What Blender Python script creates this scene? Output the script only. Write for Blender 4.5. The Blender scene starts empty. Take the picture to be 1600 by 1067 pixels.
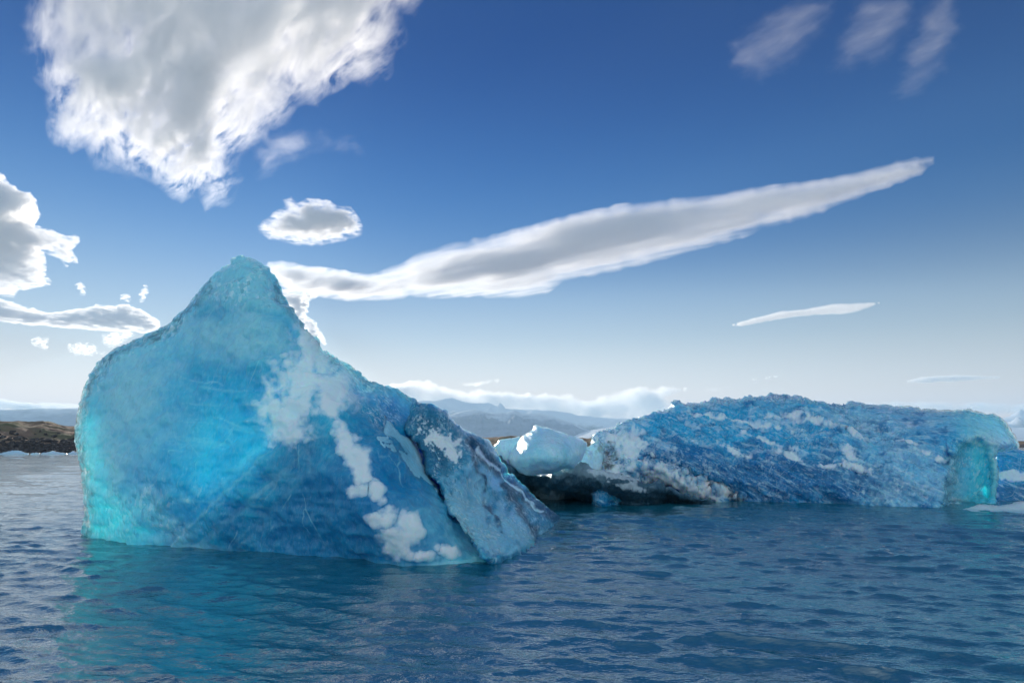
import bpy, math, random
import numpy as np
from mathutils import Vector
from mathutils.geometry import delaunay_2d_cdt

# ------------------------------------------------------------------ camera
S = bpy.context.scene
CAMH, FPX, CX, CY = 2.4, 1066.67, 800.0, 533.5
PITCH = math.atan((693.0 - CY) / FPX)
cam = bpy.data.cameras.new('camera'); cam_o = bpy.data.objects.new('camera', cam)
S.collection.objects.link(cam_o); S.camera = cam_o
cam.lens = 24; cam.sensor_width = 36; cam.clip_start = 0.1; cam.clip_end = 80000
cam_o.location = (0, 0, CAMH); cam_o.rotation_euler = (math.pi/2 + PITCH, 0, 0)

# ------------------------------------------------------------------ light
SUN_AZ, SUN_EL = math.radians(-21.0), math.radians(11.0)
w = bpy.data.worlds.new('World'); S.world = w; w.use_nodes = True
nt = w.node_tree; bg = nt.nodes['Background']
sky = nt.nodes.new('ShaderNodeTexSky'); sky.sky_type = 'NISHITA'; sky.sun_disc = False
sky.sun_elevation = SUN_EL; sky.sun_rotation = SUN_AZ
sky.ozone_density = 4; sky.dust_density = 0.0; sky.air_density = 1
tc = nt.nodes.new('ShaderNodeTexCoord'); sx = nt.nodes.new('ShaderNodeSeparateXYZ')
nt.links.new(tc.outputs['Generated'], sx.inputs[0])
rp = nt.nodes.new('ShaderNodeValToRGB'); nt.links.new(sx.outputs['Z'], rp.inputs[0])
rp.color_ramp.interpolation = 'B_SPLINE'
SKYR = [(0.0, (1.4, .98, 1.05)), (.03, (1.85, 1.06, 1.0)), (.07, (2.0, 1.08, .86)), (.15, (1.60, .95, .68)),
        (.29, (.38, .58, .72)), (.446, (.0, .235, .52)), (.60, (.0, .16, .43)), (.75, (.2, .5, .75)), (1.0, (.3, .6, .85))]
els = rp.color_ramp.elements
for i, (p, c) in enumerate(SKYR):
    e = els[i] if i < 2 else els.new(p)
    e.position = p; e.color = (*[q/3 for q in c], 1)      # a ramp holds 0..1: scaled back by 3 below
mx = nt.nodes.new('ShaderNodeMix'); mx.data_type = 'RGBA'; mx.blend_type = 'MULTIPLY'
mx.inputs[0].default_value = 1
tri_ = nt.nodes.new('ShaderNodeVectorMath'); tri_.operation = 'SCALE'; tri_.inputs['Scale'].default_value = 3
nt.links.new(sky.outputs[0], tri_.inputs[0]); nt.links.new(tri_.outputs[0], mx.inputs[6]); nt.links.new(rp.outputs[0], mx.inputs[7])
# bright cloud added in the unseen sky behind the camera to light shaded fronts
bk = nt.nodes.new('ShaderNodeMapRange'); nt.links.new(sx.outputs['Y'], bk.inputs[0])
for i_, v_ in zip((1, 2, 3, 4), (.1, -.35, 0.0, .85)): bk.inputs[i_].default_value = v_
up = nt.nodes.new('ShaderNodeMapRange'); nt.links.new(sx.outputs['Z'], up.inputs[0])
for i_, v_ in zip((1, 2, 3, 4), (.80, 1.0, 0.0, .3)): up.inputs[i_].default_value = v_
mxx = nt.nodes.new('ShaderNodeMath'); mxx.operation = 'MAXIMUM'
nt.links.new(bk.outputs[0], mxx.inputs[0]); nt.links.new(up.outputs[0], mxx.inputs[1])
cn = nt.nodes.new('ShaderNodeTexNoise'); cn.inputs['Scale'].default_value = 3.0; cn.inputs['Detail'].default_value = 5
nt.links.new(tc.outputs['Generated'], cn.inputs['Vector'])
cr = nt.nodes.new('ShaderNodeValToRGB'); nt.links.new(cn.outputs[0], cr.inputs[0])
cr.color_ramp.elements[0].position = .35; cr.color_ramp.elements[0].color = (.26, .36, .44, 1)
cr.color_ramp.elements[1].position = .65; cr.color_ramp.elements[1].color = (.56, .62, .66, 1)
cs5 = nt.nodes.new('ShaderNodeVectorMath'); cs5.operation = 'SCALE'; cs5.inputs['Scale'].default_value = 10.5
nt.links.new(cr.outputs[0], cs5.inputs[0])
m2 = nt.nodes.new('ShaderNodeMix'); m2.data_type = 'RGBA'
nt.links.new(mxx.outputs[0], m2.inputs[0]); nt.links.new(mx.outputs[2], m2.inputs[6]); nt.links.new(cs5.outputs[0], m2.inputs[7])
nt.links.new(m2.outputs[2], bg.inputs[0]); bg.inputs[1].default_value = 0.118

sun = bpy.data.lights.new('sun', 'SUN'); sun.energy = 5.0; sun.angle = math.radians(0.6)
sun.color = (1.0, 0.90, 0.76)
sun_o = bpy.data.objects.new('sun', sun); S.collection.objects.link(sun_o)
SD = Vector((math.sin(SUN_AZ)*math.cos(SUN_EL), math.cos(SUN_AZ)*math.cos(SUN_EL), math.sin(SUN_EL)))
sun_o.rotation_euler = SD.to_track_quat('Z', 'Y').to_euler(); sun_o.location = SD*50

vs = S.view_settings; vs.view_transform = 'Standard'; vs.look = 'None'; vs.exposure = 0.45; vs.gamma = 1
cy = S.cycles
cy.use_denoising = True
cy.max_bounces = 14; cy.diffuse_bounces = 3; cy.glossy_bounces = 3; cy.transmission_bounces = 8
cy.volume_bounces = 12; cy.transparent_max_bounces = 12
cy.sample_clamp_indirect = 6; cy.volume_step_rate = 1.0; cy.volume_max_steps = 128

# ------------------------------------------------------------------ numpy helpers
def hash3(ix, iy, iz, s):
    h = (ix*374761393 + iy*668265263 + iz*2147483647 + s*1274126177) & 0xffffffff
    h = ((h ^ (h >> 13)) * 1274126177) & 0xffffffff
    h = ((h ^ (h >> 15)) * 2246822519) & 0xffffffff
    return ((h ^ (h >> 16)) & 0xffffff) / 16777215.0

def vnoise(p, s=0):
    """smooth value noise in -1..1 at an (n,3) array"""
    p = np.asarray(p, float); i = np.floor(p).astype(np.int64); f = p - i
    u = f*f*f*(f*(f*6-15)+10); r = 0
    for dx in (0, 1):
        for dy in (0, 1):
            for dz in (0, 1):
                wt = (u[:, 0] if dx else 1-u[:, 0])*(u[:, 1] if dy else 1-u[:, 1])*(u[:, 2] if dz else 1-u[:, 2])
                r = r + wt*hash3(i[:, 0]+dx, i[:, 1]+dy, i[:, 2]+dz, s)
    return r*2-1

def fbm(p, oct=4, s=0, gain=.5, ridged=False):
    p = np.asarray(p, float); a, r = 1.0, 0
    for o in range(oct):
        n = vnoise(p*(2.03**o) + 17.3*o, s+o)
        if ridged: n = 1-2*np.abs(n)
        r = r + a*n; a *= gain
    return r

def noise2(x, y, oct=4, s=0, ridged=False, gain=.5):
    return fbm(np.stack([x, y, np.full_like(x, .37)], 1), oct, s, gain, ridged)

def cell_dist(p, s=0):
    """F1 distance and id value of the nearest cell point"""
    p = np.asarray(p, float); i = np.floor(p).astype(np.int64)
    best = np.full(len(p), 9.0); val = np.zeros(len(p)); d2 = np.full(len(p), 9.0)
    for dx in (-1, 0, 1):
        for dy in (-1, 0, 1):
            for dz in (-1, 0, 1):
                a, b, c = i[:, 0]+dx, i[:, 1]+dy, i[:, 2]+dz
                q = np.stack([a+hash3(a, b, c, s), b+hash3(a, b, c, s+1), c+hash3(a, b, c, s+2)], 1)
                d = np.sqrt(((q-p)**2).sum(1))
                m = d < best
                d2 = np.where(m, best, np.minimum(d2, d))
                val = np.where(m, hash3(a, b, c, s+3), val); best = np.where(m, d, best)
    return best, val, d2

def smooth(a, b, x):
    t = np.clip((x-a)/(b-a), 0, 1); return t*t*(3-2*t)

# photo pixel + distance -> world
CP, SP = math.cos(PITCH), math.sin(PITCH)
def P(px, py, Y):
    px = np.asarray(px, float); py = np.asarray(py, float)
    u = (px-CX)/FPX; v = (CY-py)/FPX
    dy = CP - v*SP; dz = SP + v*CP
    t = Y/dy
    return np.stack([u*t, np.zeros_like(u)+Y, CAMH + dz*t], -1)
def slope(py):
    v = (CY-np.asarray(py, float))/FPX
    return (SP+v*CP)/(CP-v*SP)
def gd(py): return CAMH/(-slope(py))          # distance of the water surface seen at a row

def seg_dist(pts, poly, closed=True):
    a = np.asarray(poly, float); b = np.roll(a, -1, 0)
    if not closed: a, b = a[:-1], b[:-1]
    out = np.full(len(pts), 1e9)
    for p0, p1 in zip(a, b):
        d = p1-p0; L = (d**2).sum()+1e-9
        t = np.clip(((pts-p0)@d)/L, 0, 1)
        out = np.minimum(out, np.hypot(*(pts-p0-t[:, None]*d).T))
    return out
def inside(pts, poly):
    a = np.asarray(poly, float); b = np.roll(a, -1, 0); r = np.zeros(len(pts), bool)
    x, y = pts[:, 0], pts[:, 1]
    for (x0, y0), (x1, y1) in zip(a, b):
        if y0 == y1: continue
        c = ((y0 > y) != (y1 > y)) & (x < (x1-x0)*(y-y0)/(y1-y0)+x0)
        r ^= c
    return r
def sdist(pts, poly):
    return np.where(inside(pts, poly), 1, -1)*seg_dist(pts, poly)

def subdivide(poly, sp, rough=0, s=0, closed=True):
    a = np.asarray(poly, float); out = []
    n = len(a)
    for i in range(n if closed else n-1):
        p0, p1 = a[i], a[(i+1) % n]; k = max(1, int(np.hypot(*(p1-p0))/sp))
        for j in range(k): out.append(p0+(p1-p0)*j/k)
    out = np.array(out)
    if rough:
        d = np.roll(out, -1, 0)-np.roll(out, 1, 0); nrm = np.stack([d[:, 1], -d[:, 0]], 1)
        nrm /= np.hypot(*nrm.T)[:, None]+1e-9
        out = out+nrm*(rough*(noise2(out[:, 0]/14, out[:, 1]/14, 4, s, gain=.6)))[:, None]
    return out

def tps(ctrl):
    """thin-plate interpolation of depth over picture positions"""
    c = np.array([(x, y, gd(y) if d is None else d) for x, y, d in ctrl], float)
    X = c[:, :2]/300.0; n = len(X)
    def K(A, B):
        r2 = ((A[:, None]-B[None])**2).sum(-1)+1e-12
        return r2*np.log(r2)*.5
    M = np.zeros((n+3, n+3)); M[:n, :n] = K(X, X)+np.eye(n)*1e-3
    M[:n, n] = 1; M[:n, n+1:] = X; M[n:, :n] = M[:n, n:].T
    sol = np.linalg.solve(M, np.concatenate([c[:, 2], np.zeros(3)]))
    def f(x, y):
        Q = np.stack([x, y], 1)/300.0; r = np.zeros(len(Q))
        for k in range(0, len(Q), 20000):
            q = Q[k:k+20000]; r[k:k+20000] = K(q, X)@sol[:n]+sol[n]+q@sol[n+1:]
        return r
    return f

def tri(outline, sp, rough=0, s=0):
    """triangulated region inside an outline; returns points, faces, distance to the outline"""
    b = subdivide(outline, sp, rough, s); nb = len(b)
    x0, y0 = b.min(0); x1, y1 = b.max(0)
    gx, gy = np.meshgrid(np.arange(x0, x1, sp), np.arange(y0, y1, sp*.866))
    gx = gx+(np.arange(gx.shape[0]) % 2)[:, None]*sp*.5
    g = np.stack([gx.ravel(), gy.ravel()], 1)
    g = g+(np.random.RandomState(s).rand(*g.shape)-.5)*sp*.35
    g = g[inside(g, b)]; g = g[seg_dist(g, b) > sp*.6]
    pts = np.vstack([b, g])
    r = delaunay_2d_cdt([Vector(p) for p in pts], [(i, (i+1) % nb) for i in range(nb)], [], 1, 1e-6)
    v = np.array([tuple(q) for q in r[0]]); f = np.array([list(t) for t in r[2]])
    return v, f, seg_dist(v, b), b

def mesh_obj(name, verts, faces, mat, parent=None, attrs=None, smooth_=True, noise_fn=None, center=None):
    verts = np.asarray(verts, float)
    me = bpy.data.meshes.new(name)
    if center is not None: verts = verts-np.array(center)
    me.from_pydata(verts.tolist(), [], [list(map(int, f)) for f in faces]); me.update()
    if noise_fn is not None:
        n = np.zeros(len(verts)*3); me.vertex_normals.foreach_get('vector', n); n = n.reshape(-1, 3)
        verts = verts+n*noise_fn(verts)[:, None]
        me.vertices.foreach_set('co', verts.ravel()); me.update()
    for k, v in (attrs or {}).items():
        a = me.attributes.new(k, 'FLOAT', 'POINT'); a.data.foreach_set('value', np.ascontiguousarray(v, dtype=np.float32))
    if smooth_: me.polygons.foreach_set('use_smooth', np.ones(len(me.polygons), bool))
    me.materials.append(mat)
    o = bpy.data.objects.new(name, me); S.collection.objects.link(o)
    if center is not None: o.location = center
    if parent: o.parent = parent
    return o

def tag(o, label=None, cat=None, group=None, kind=None):
    for k, v in (('label', label), ('category', cat), ('group', group), ('kind', kind)):
        if v: o[k] = v
    return o

def solid(name, outline, sp, F, mat, R=.6, wpx=22, T=2.0, wT=120, rough=1.2, seed=0, attrs=None, noise_fn=None,
          parent=None, extra=None, tfn=None):
    """closed solid: a front skin and a back skin that meet along the outline"""
    v, f, e, b = tri(outline, sp, rough, seed)
    x, y = v[:, 0], v[:, 1]
    r = np.clip(e/wpx, 0, 1); rnd = 1-np.sqrt(np.clip(1-(1-r)**2, 0, 1))
    Yf = F(x, y)+R*rnd
    if extra is not None: Yf = Yf+extra(x, y)*smooth(0, wpx, e)
    onb = e < 1e-3
    Yb = F(x, y)+R+T*np.clip(e/wT, 0, 1)**.8
    if tfn: Yb = Yf+(Yb-Yf)*tfn(x, y)
    Yb = np.maximum(Yb, Yf+.02)
    Yb[onb] = (F(x, y)+R)[onb]
    fr = P(x, y, Yf); bk = P(x, y, Yb)
    idx = np.full(len(v), -1); inner = np.where(~onb)[0]; idx[inner] = len(v)+np.arange(len(inner)); idx[onb] = np.where(onb)[0]
    V = np.vstack([fr, bk[inner]])
    # y in the picture runs down: the front faces must look at the camera
    a = v[f[:, 1]]-v[f[:, 0]]; c = v[f[:, 2]]-v[f[:, 0]]
    flip = (a[:, 0]*c[:, 1]-a[:, 1]*c[:, 0]) > 0
    ff = f.copy(); ff[flip] = ff[flip][:, ::-1]
    FA = np.vstack([ff, idx[ff][:, ::-1]])
    at = {}
    for k, fn in (attrs or {}).items():
        q = fn(x, y, e); at[k] = np.concatenate([q, q[inner]])
    return mesh_obj(name, V, FA, mat, parent, at, True, noise_fn)

# ------------------------------------------------------------------ node helpers
class NT:
    def __init__(s, name):
        s.m = bpy.data.materials.new(name); s.m.use_nodes = True; s.t = s.m.node_tree; s.t.nodes.clear()
        s.out = s.t.nodes.new('ShaderNodeOutputMaterial')
    def n(s, t, **k):
        o = s.t.nodes.new('ShaderNode'+t)
        for a, b in k.items(): setattr(o, a, b)
        return o
    def l(s, a, b): s.t.links.new(a, b)
    def set(s, sock, v):
        if isinstance(v, bpy.types.NodeSocket): s.l(v, sock)
        elif isinstance(v, (tuple, list)) and len(v) == 3 and sock.type == 'RGBA': sock.default_value = (*v, 1)
        else: sock.default_value = v
    def math(s, op, a, b=0.0, c=None, clamp=False):
        o = s.n('Math', operation=op, use_clamp=clamp); s.set(o.inputs[0], a); s.set(o.inputs[1], b)
        if c is not None: s.set(o.inputs[2], c)
        return o.outputs[0]
    def mix(s, f, a, b, mode='MIX'):
        o = s.n('Mix', data_type='RGBA', blend_type=mode); s.set(o.inputs[0], f); s.set(o.inputs[6], a); s.set(o.inputs[7], b)
        return o.outputs[2]
    def ramp(s, f, stops):
        o = s.n('ValToRGB'); s.set(o.inputs[0], f); e = o.color_ramp.elements
        for i, (p, c) in enumerate(stops):
            q = e[i] if i < 2 else e.new(p)
            q.position = p; q.color = (*c, 1) if isinstance(c, tuple) else (c, c, c, 1)
        return o.outputs[0]
    def mapr(s, v, a, b, c=0.0, d=1.0):
        o = s.n('MapRange'); s.set(o.inputs[0], v)
        for i, q in zip((1, 2, 3, 4), (a, b, c, d)): o.inputs[i].default_value = q
        return o.outputs[0]
    def coords(s, scale=(1, 1, 1), rot=(0, 0, 0)):
        t = s.n('TexCoord'); r = s.n('Mapping'); s.l(t.outputs['Object'], r.inputs[0])
        r.inputs['Rotation'].default_value = rot
        m = s.n('Mapping'); s.l(r.outputs[0], m.inputs[0]); m.inputs['Scale'].default_value = scale
        return m.outputs[0]
    def noise(s, vec, scale, det=4, rough=.55, dist=0, typ='FBM'):
        o = s.n('TexNoise'); o.noise_type = typ; s.l(vec, o.inputs['Vector']); o.inputs['Scale'].default_value = scale
        o.inputs['Detail'].default_value = det; o.inputs['Roughness'].default_value = rough
        o.inputs['Distortion'].default_value = dist
        return o.outputs[0]
    def vor(s, vec, scale, feat='F1', out='Distance', rand=1):
        o = s.n('TexVoronoi'); o.feature = feat; s.l(vec, o.inputs['Vector']); o.inputs['Scale'].default_value = scale
        o.inputs['Randomness'].default_value = rand
        return o.outputs[out]
    def attr(s, name):
        o = s.n('Attribute'); o.attribute_name = name; return o.outputs['Fac']
    def bump(s, h, st=.3, dist=.02, nrm=None):
        o = s.n('Bump'); s.set(o.inputs['Height'], h); o.inputs['Strength'].default_value = st
        o.inputs['Distance'].default_value = dist
        if nrm is not None: s.l(nrm, o.inputs['Normal'])
        return o.outputs[0]
    def bsdf(s, **k):
        b = s.n('BsdfPrincipled')
        for a, v in k.items(): s.set(b.inputs[a.replace('_', ' ')], v)
        return b

# ------------------------------------------------------------------ materials
def ice_mat(name, base, deep, milky, snow=(.84, .95, 1.0), sss=.65, radius=(.10, .45, .75), scale=1.0, fine=1.0, rough=.28,
            facet=0.0, tilt=0.0, strokes=0.0, grain=1.0):
    """blue glacier ice: attributes 'snow' (bubbly white), 'deep' (clear dense blue), 'milky' (pale), 'clear' (glassy)"""
    t = NT(name); c = t.coords()
    cs = t.coords((1, 1, .45), (0, tilt, 0))
    n1 = t.noise(c, 1.1*fine, 6, .6); n2 = t.noise(cs, 9*fine, 5, .62); n3 = t.noise(c, 34*fine, 3, .6)
    col = t.mix(t.mapr(n1, .38, .66), base, tuple(b*.6+d*.4 for b, d in zip(base, deep)))
    mk = t.math('MULTIPLY', t.attr('milky'), t.mapr(n1, .30, .55, .55, 1.0))
    col = t.mix(mk, col, milky)
    # fine frozen texture
    col = t.mix(t.math('MULTIPLY', t.mapr(n2, .50, .74), .28), col, milky)
    col = t.mix(t.attr('deep'), col, deep)
    n4 = t.noise(cs, 18*fine, 4, .7)
    col = t.mix(t.math('MULTIPLY', t.mapr(n4, .30, .46, 1, 0), .35*grain), col, tuple(q*.35 for q in base))
    col = t.mix(t.math('MULTIPLY', t.mapr(n4, .56, .72), .35*grain), col, milky)
    # cracks
    crk = t.vor(cs, .8*fine, 'DISTANCE_TO_EDGE'); crm = t.math('MULTIPLY', t.mapr(crk, 0.0, .012, 1, 0), t.mapr(n1, .5, .6))
    col = t.mix(t.math('MULTIPLY', crm, .5), col, milky)
    if strokes:
        for k_, (sc_, lo_, w_) in enumerate(((2.2, .56, 1.0), (5.5, .57, .8), (11, .60, .5))):
            q = t.noise(t.coords((.55, .8, 1.9), (0, -.42-.1*k_, 0)), sc_, 5, .62, .25)
            col = t.mix(t.math('MULTIPLY', t.mapr(q, lo_, lo_+.07), t.math('MULTIPLY', t.math('SUBTRACT', 1.0, t.attr('calm')), strokes*w_*.8)), col, milky)
            col = t.mix(t.math('MULTIPLY', t.mapr(q, .42, .36), t.math('MULTIPLY', t.math('SUBTRACT', 1.0, t.attr('calm')), strokes*w_*.7)), col, deep)
    col = t.mix(t.attr('calm'), col, (.06, .80, .96))  # painted glow: brighter cyan where light comes through the ice
    # glints painted as pale and dark cells where the ice is thin and crinkled
    fv = t.vor(cs, 13*fine, 'F1', 'Color'); fs = t.n('SeparateColor'); t.l(fv, fs.inputs[0])
    fv2 = t.vor(cs, 27*fine, 'F1', 'Color'); fs2 = t.n('SeparateColor'); t.l(fv2, fs2.inputs[0])
    fk = t.math('MAXIMUM', t.mapr(fs.outputs[0], .72, .95), t.math('MULTIPLY', t.mapr(fs2.outputs[0], .72, .95), .8))
    col = t.mix(t.math('MULTIPLY', fk, t.attr('glint')), col, (.78, .94, .98))
    fd = t.mapr(fs.outputs[1], .75, .95)
    col = t.mix(t.math('MULTIPLY', t.math('MULTIPLY', fd, t.attr('glint')), .6), col, tuple(q*.4 for q in base))
    sa = t.attr('snow'); sn = t.math('ADD', sa, t.math('MULTIPLY', t.math('SUBTRACT', t.noise(c, 5*fine, 6, .68), .5), .75))
    sm = t.math('MULTIPLY', t.mapr(sn, .16, .92), .92)
    sm = t.math('MULTIPLY', sm, t.mapr(sa, .0, .45))
    col = t.mix(sm, col, snow)
    # bump
    h = t.math('ADD', t.math('MULTIPLY', n2, .7), t.math('MULTIPLY', n3, .3))
    h = t.math('ADD', h, t.math('MULTIPLY', t.vor(cs, 15*fine, 'SMOOTH_F1'), .35))
    f = t.vor(cs, 6*fine, 'SMOOTH_F1'); h = t.math('ADD', h, t.math('MULTIPLY', f, .5+facet))
    h = t.math('ADD', h, t.math('MULTIPLY', crm, -.2))
    nb = t.bump(h, .9, .05*grain)
    b = t.bsdf(Base_Color=col, Roughness=t.mapr(sm, 0, 1, rough, .65), IOR=1.31, Normal=nb,
               Subsurface_Weight=sss, Subsurface_Radius=radius, Subsurface_Scale=scale,
               Coat_Weight=t.mapr(sm, 0, 1, .5, .1), Coat_Roughness=.07)
    b.inputs['Coat Normal'].default_value = (0, 0, 0)
    t.l(t.bump(h, 1.0, .07), b.inputs['Coat Normal'])
    # glassy thin rim ice
    g = t.bsdf(Base_Color=(.80, .95, .97), Roughness=.06, IOR=1.31, Transmission_Weight=1.0,
               Normal=t.bump(t.math('ADD', t.vor(cs, 5*fine, 'SMOOTH_F1'), t.math('MULTIPLY', n2, .6)), 1.0, .08))
    ms = t.n('MixShader')
    cl = t.math('MULTIPLY', t.attr('clear'), t.mapr(t.noise(c, 4*fine, 4, .6), .36, .60))
    t.l(cl, ms.inputs[0]); t.l(b.outputs[0], ms.inputs[1]); t.l(g.outputs[0], ms.inputs[2])
    t.l(ms.outputs[0], t.out.inputs[0])
    return t.m

TURQ = dict(base=(.0, .53, .74), deep=(.0, .25, .50), milky=(.40, .80, .84), radius=(.10, .55, .75), scale=2.2, grain=.6)
M_ice = ice_mat('turquoise_ice', **TURQ)
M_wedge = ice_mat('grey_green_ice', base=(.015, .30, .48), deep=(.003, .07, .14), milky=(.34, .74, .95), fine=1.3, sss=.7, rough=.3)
M_slab = ice_mat('pale_slab_ice', base=(.22, .68, .88), deep=(.04, .38, .62), milky=(.45, .84, .98), fine=1.5, sss=.12)
M_blue = ice_mat('blue_ice', base=(.004, .46, .78), deep=(.0, .17, .40), milky=(.60, .84, .92), fine=.9, tilt=-.42,
                 facet=.6, radius=(.08, .3, .5), scale=1.7, rough=.16, sss=.6, strokes=.62)
M_pale = ice_mat('pale_ice', base=(.34, .76, .88), deep=(.15, .48, .64), milky=(.72, .90, 1.0), fine=.8)
M_dark = ice_mat('dirty_dark_ice', base=(.02, .10, .16), deep=(.010, .035, .055), milky=(.22, .34, .40), fine=1.6, sss=.2,
                 radius=(.05, .1, .15), rough=.3, facet=.4)
M_snowy = ice_mat('white_floe_ice', base=(.40, .64, .78), deep=(.2, .42, .58), milky=(.55, .74, .86), fine=1.5)

def water_mat():
    t = NT('lagoon_water'); g = t.n('NewGeometry'); m = t.n('Mapping'); t.l(g.outputs['Position'], m.inputs[0])
    m.inputs['Scale'].default_value = (.8, 1.25, 1); m.inputs['Rotation'].default_value = (0, 0, .25); c = m.outputs[0]
    h = t.math('MULTIPLY', t.noise(c, 2.1, 3, .55, .4), .022)
    h = t.math('ADD', h, t.math('MULTIPLY', t.noise(c, 6.5, 3, .55, .5), .014))
    h = t.math('ADD', h, t.math('MULTIPLY', t.noise(c, 21, 2, .5), .006))
    h = t.math('ADD', h, t.math('MULTIPLY', t.noise(c, .9, 2, .5), .02))
    b = t.n('Bump'); b.inputs['Strength'].default_value = 1; b.inputs['Distance'].default_value = 1; t.l(h, b.inputs['Height'])
    p = t.bsdf(Base_Color=(.004, .115, .175), Roughness=.03, IOR=3.1, Normal=b.outputs[0])
    t.l(p.outputs[0], t.out.inputs[0]); return t.m
M_water = water_mat()

def moraine_mat():
    t = NT('moraine'); c = t.coords()
    z = t.n('SeparateXYZ'); t.l(t.n('TexCoord').outputs['Object'], z.inputs[0])
    g = t.n('NewGeometry')
    n = t.noise(c, .09, 6, .6); n2 = t.noise(c, .8, 5, .7); n3 = t.noise(c, .03, 4, .6)
    col = t.ramp(n, [(.3, (.12, .075, .05)), (.48, (.26, .155, .10)), (.56, (.32, .21, .13)), (.7, (.12, .12, .055))])
    col = t.mix(t.mapr(n3, .5, .62), col, (.14, .13, .055))
    col = t.mix(t.math('MULTIPLY', t.mapr(n2, .52, .7), .6), col, (.20, .15, .12))
    rk = t.ramp(t.noise(c, 1.6, 4, .7), [(.40, (.03, .022, .022)), (.62, (.11, .08, .075)), (.72, (.32, .29, .28))])
    col = t.mix(t.mapr(t.math('ADD', t.attr('hgt'), t.math('MULTIPLY', n, 1.4)), 2.2, 3.2, 1, 0), col, rk)
    b = t.bsdf(Base_Color=col, Roughness=.95, Normal=t.bump(t.math('ADD', n2, t.noise(c, 2.5, 3, .7)), 1, .5))
    t.l(b.outputs[0], t.out.inputs[0]); return t.m
M_moraine = moraine_mat()

def mountain_mat(name, rock, snow, lo, hi):
    t = NT(name); c = t.coords()
    n = t.noise(c, .0016, 8, .65); n2 = t.noise(t.coords((1, 1, 3)), .006, 6, .7)
    g = t.n('NewGeometry'); s = t.n('SeparateXYZ'); t.l(g.outputs['Normal'], s.inputs[0])
    f = t.math('ADD', t.attr('hgt'), t.math('MULTIPLY', t.math('SUBTRACT', n, .5), .9))
    f = t.math('ADD', f, t.math('MULTIPLY', t.math('SUBTRACT', s.outputs['Z'], .7), .5))
    f = t.math('ADD', f, t.math('MULTIPLY', t.math('SUBTRACT', n2, .5), .5))
    r = t.mix(t.mapr(n2, .35, .7), rock, tuple(q*1.7 for q in rock))
    b = t.bsdf(Base_Color=t.mix(t.mapr(f, lo, hi), r, snow), Roughness=.9, Normal=t.bump(n2, 1, 20))
    t.l(b.outputs[0], t.out.inputs[0]); return t.m
M_rock = mountain_mat('far_rock', (.20, .23, .30), (.7, .74, .8), .85, 1.15)
M_snow = mountain_mat('snow_peaks', (.08, .08, .09), (.75, .78, .84), .35, .65)
M_glac = mountain_mat('glacier', (.35, .38, .42), (.75, .78, .84), .1, .5)

# ------------------------------------------------------------------ WATER
def build_water():
    rs = [0.5]
    while rs[-1] < 11500:
        r = rs[-1]; rs.append(r*(1.05 if r < 3.2 else 1.006 if r < 20 else (min(1.014, 1.006+.008*(r-20)/180) if r < 260 else (1.04 if r < 600 else 1.12))))
    rs = np.array(rs)
    a1 = np.radians(np.arange(-47, 47.01, .2)); a2 = np.radians(np.arange(51, 309.5, 4.0))
    an = np.concatenate([a1, a2]); na = len(an)
    RR, AA = np.meshgrid(rs, an, indexing='ij'); x = (RR*np.sin(AA)).ravel(); y = (RR*np.cos(AA)).ravel()
    sp = np.maximum(RR*np.where(RR < 260, np.clip(.006+.008*(RR-20)/180, .006, .014), .05), RR*np.radians(np.where(np.abs(AA) < .9, .2, 4))).ravel()
    rnd = np.random.RandomState(4); z = np.zeros_like(x); dx = np.zeros_like(x); dy = np.zeros_like(x)
    N = 100; lam = np.exp(rnd.uniform(np.log(.14), np.log(1.15), N)); lam[:10] = rnd.uniform(2, 8, 10)
    warp = noise2(x*.12, y*.12, 2, 9)*1.2; gust = 1+.45*noise2(x*.07, y*.11, 3, 5)
    for L in lam:
        k = 2*math.pi/L; th = math.radians(-105+rnd.normal()*(19 if L > .35 else 34)); ph = rnd.uniform(0, 6.28)
        amp = .215/math.sqrt(N)*1.4/k*(.35 if L > 1.9 else (L/.6)**-.05)
        fade = smooth(1.9, 3.2, L/sp)
        q = k*(x*math.cos(th)+y*math.sin(th))+ph+warp*k*.25
        cr_ = np.abs(np.sin(q/2)); z += amp*fade*(.35*np.cos(q)+.75*(1.273-2*cr_)); dx -= amp*fade*1.3*math.cos(th)*np.sin(q); dy -= amp*fade*1.3*math.sin(th)*np.sin(q)
    z *= gust
    V = np.stack([x+dx, y+dy, z], 1)
    V = np.vstack([[[0, 0, 0]], V])
    nr = len(rs)
    i, j = np.meshgrid(np.arange(nr-1), np.arange(na), indexing='ij'); j2 = (j+1) % na
    q = np.stack([i*na+j, i*na+j2, (i+1)*na+j2, (i+1)*na+j], -1).reshape(-1, 4)+1
    fan = [(0, 1+(k+1) % na, 1+k) for k in range(na)]
    me_f = q[:, ::-1].tolist()+[f[::-1] for f in fan]
    o = mesh_obj('water', V, me_f, M_water)
    # make sure it faces up
    if o.data.polygons[0].normal.z < 0: o.data.flip_normals()
    return tag(o, kind='structure')
build_water()

# ------------------------------------------------------------------ MAIN ICEBERG
berg = bpy.data.objects.new('iceberg', None); S.collection.objects.link(berg)
berg.location = (-3.5, 16, 0)
tag(berg, 'tall turquoise iceberg with a pointed hump and a dark wedge, nearest on the left', 'iceberg')
bpy.context.view_layer.update()

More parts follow.
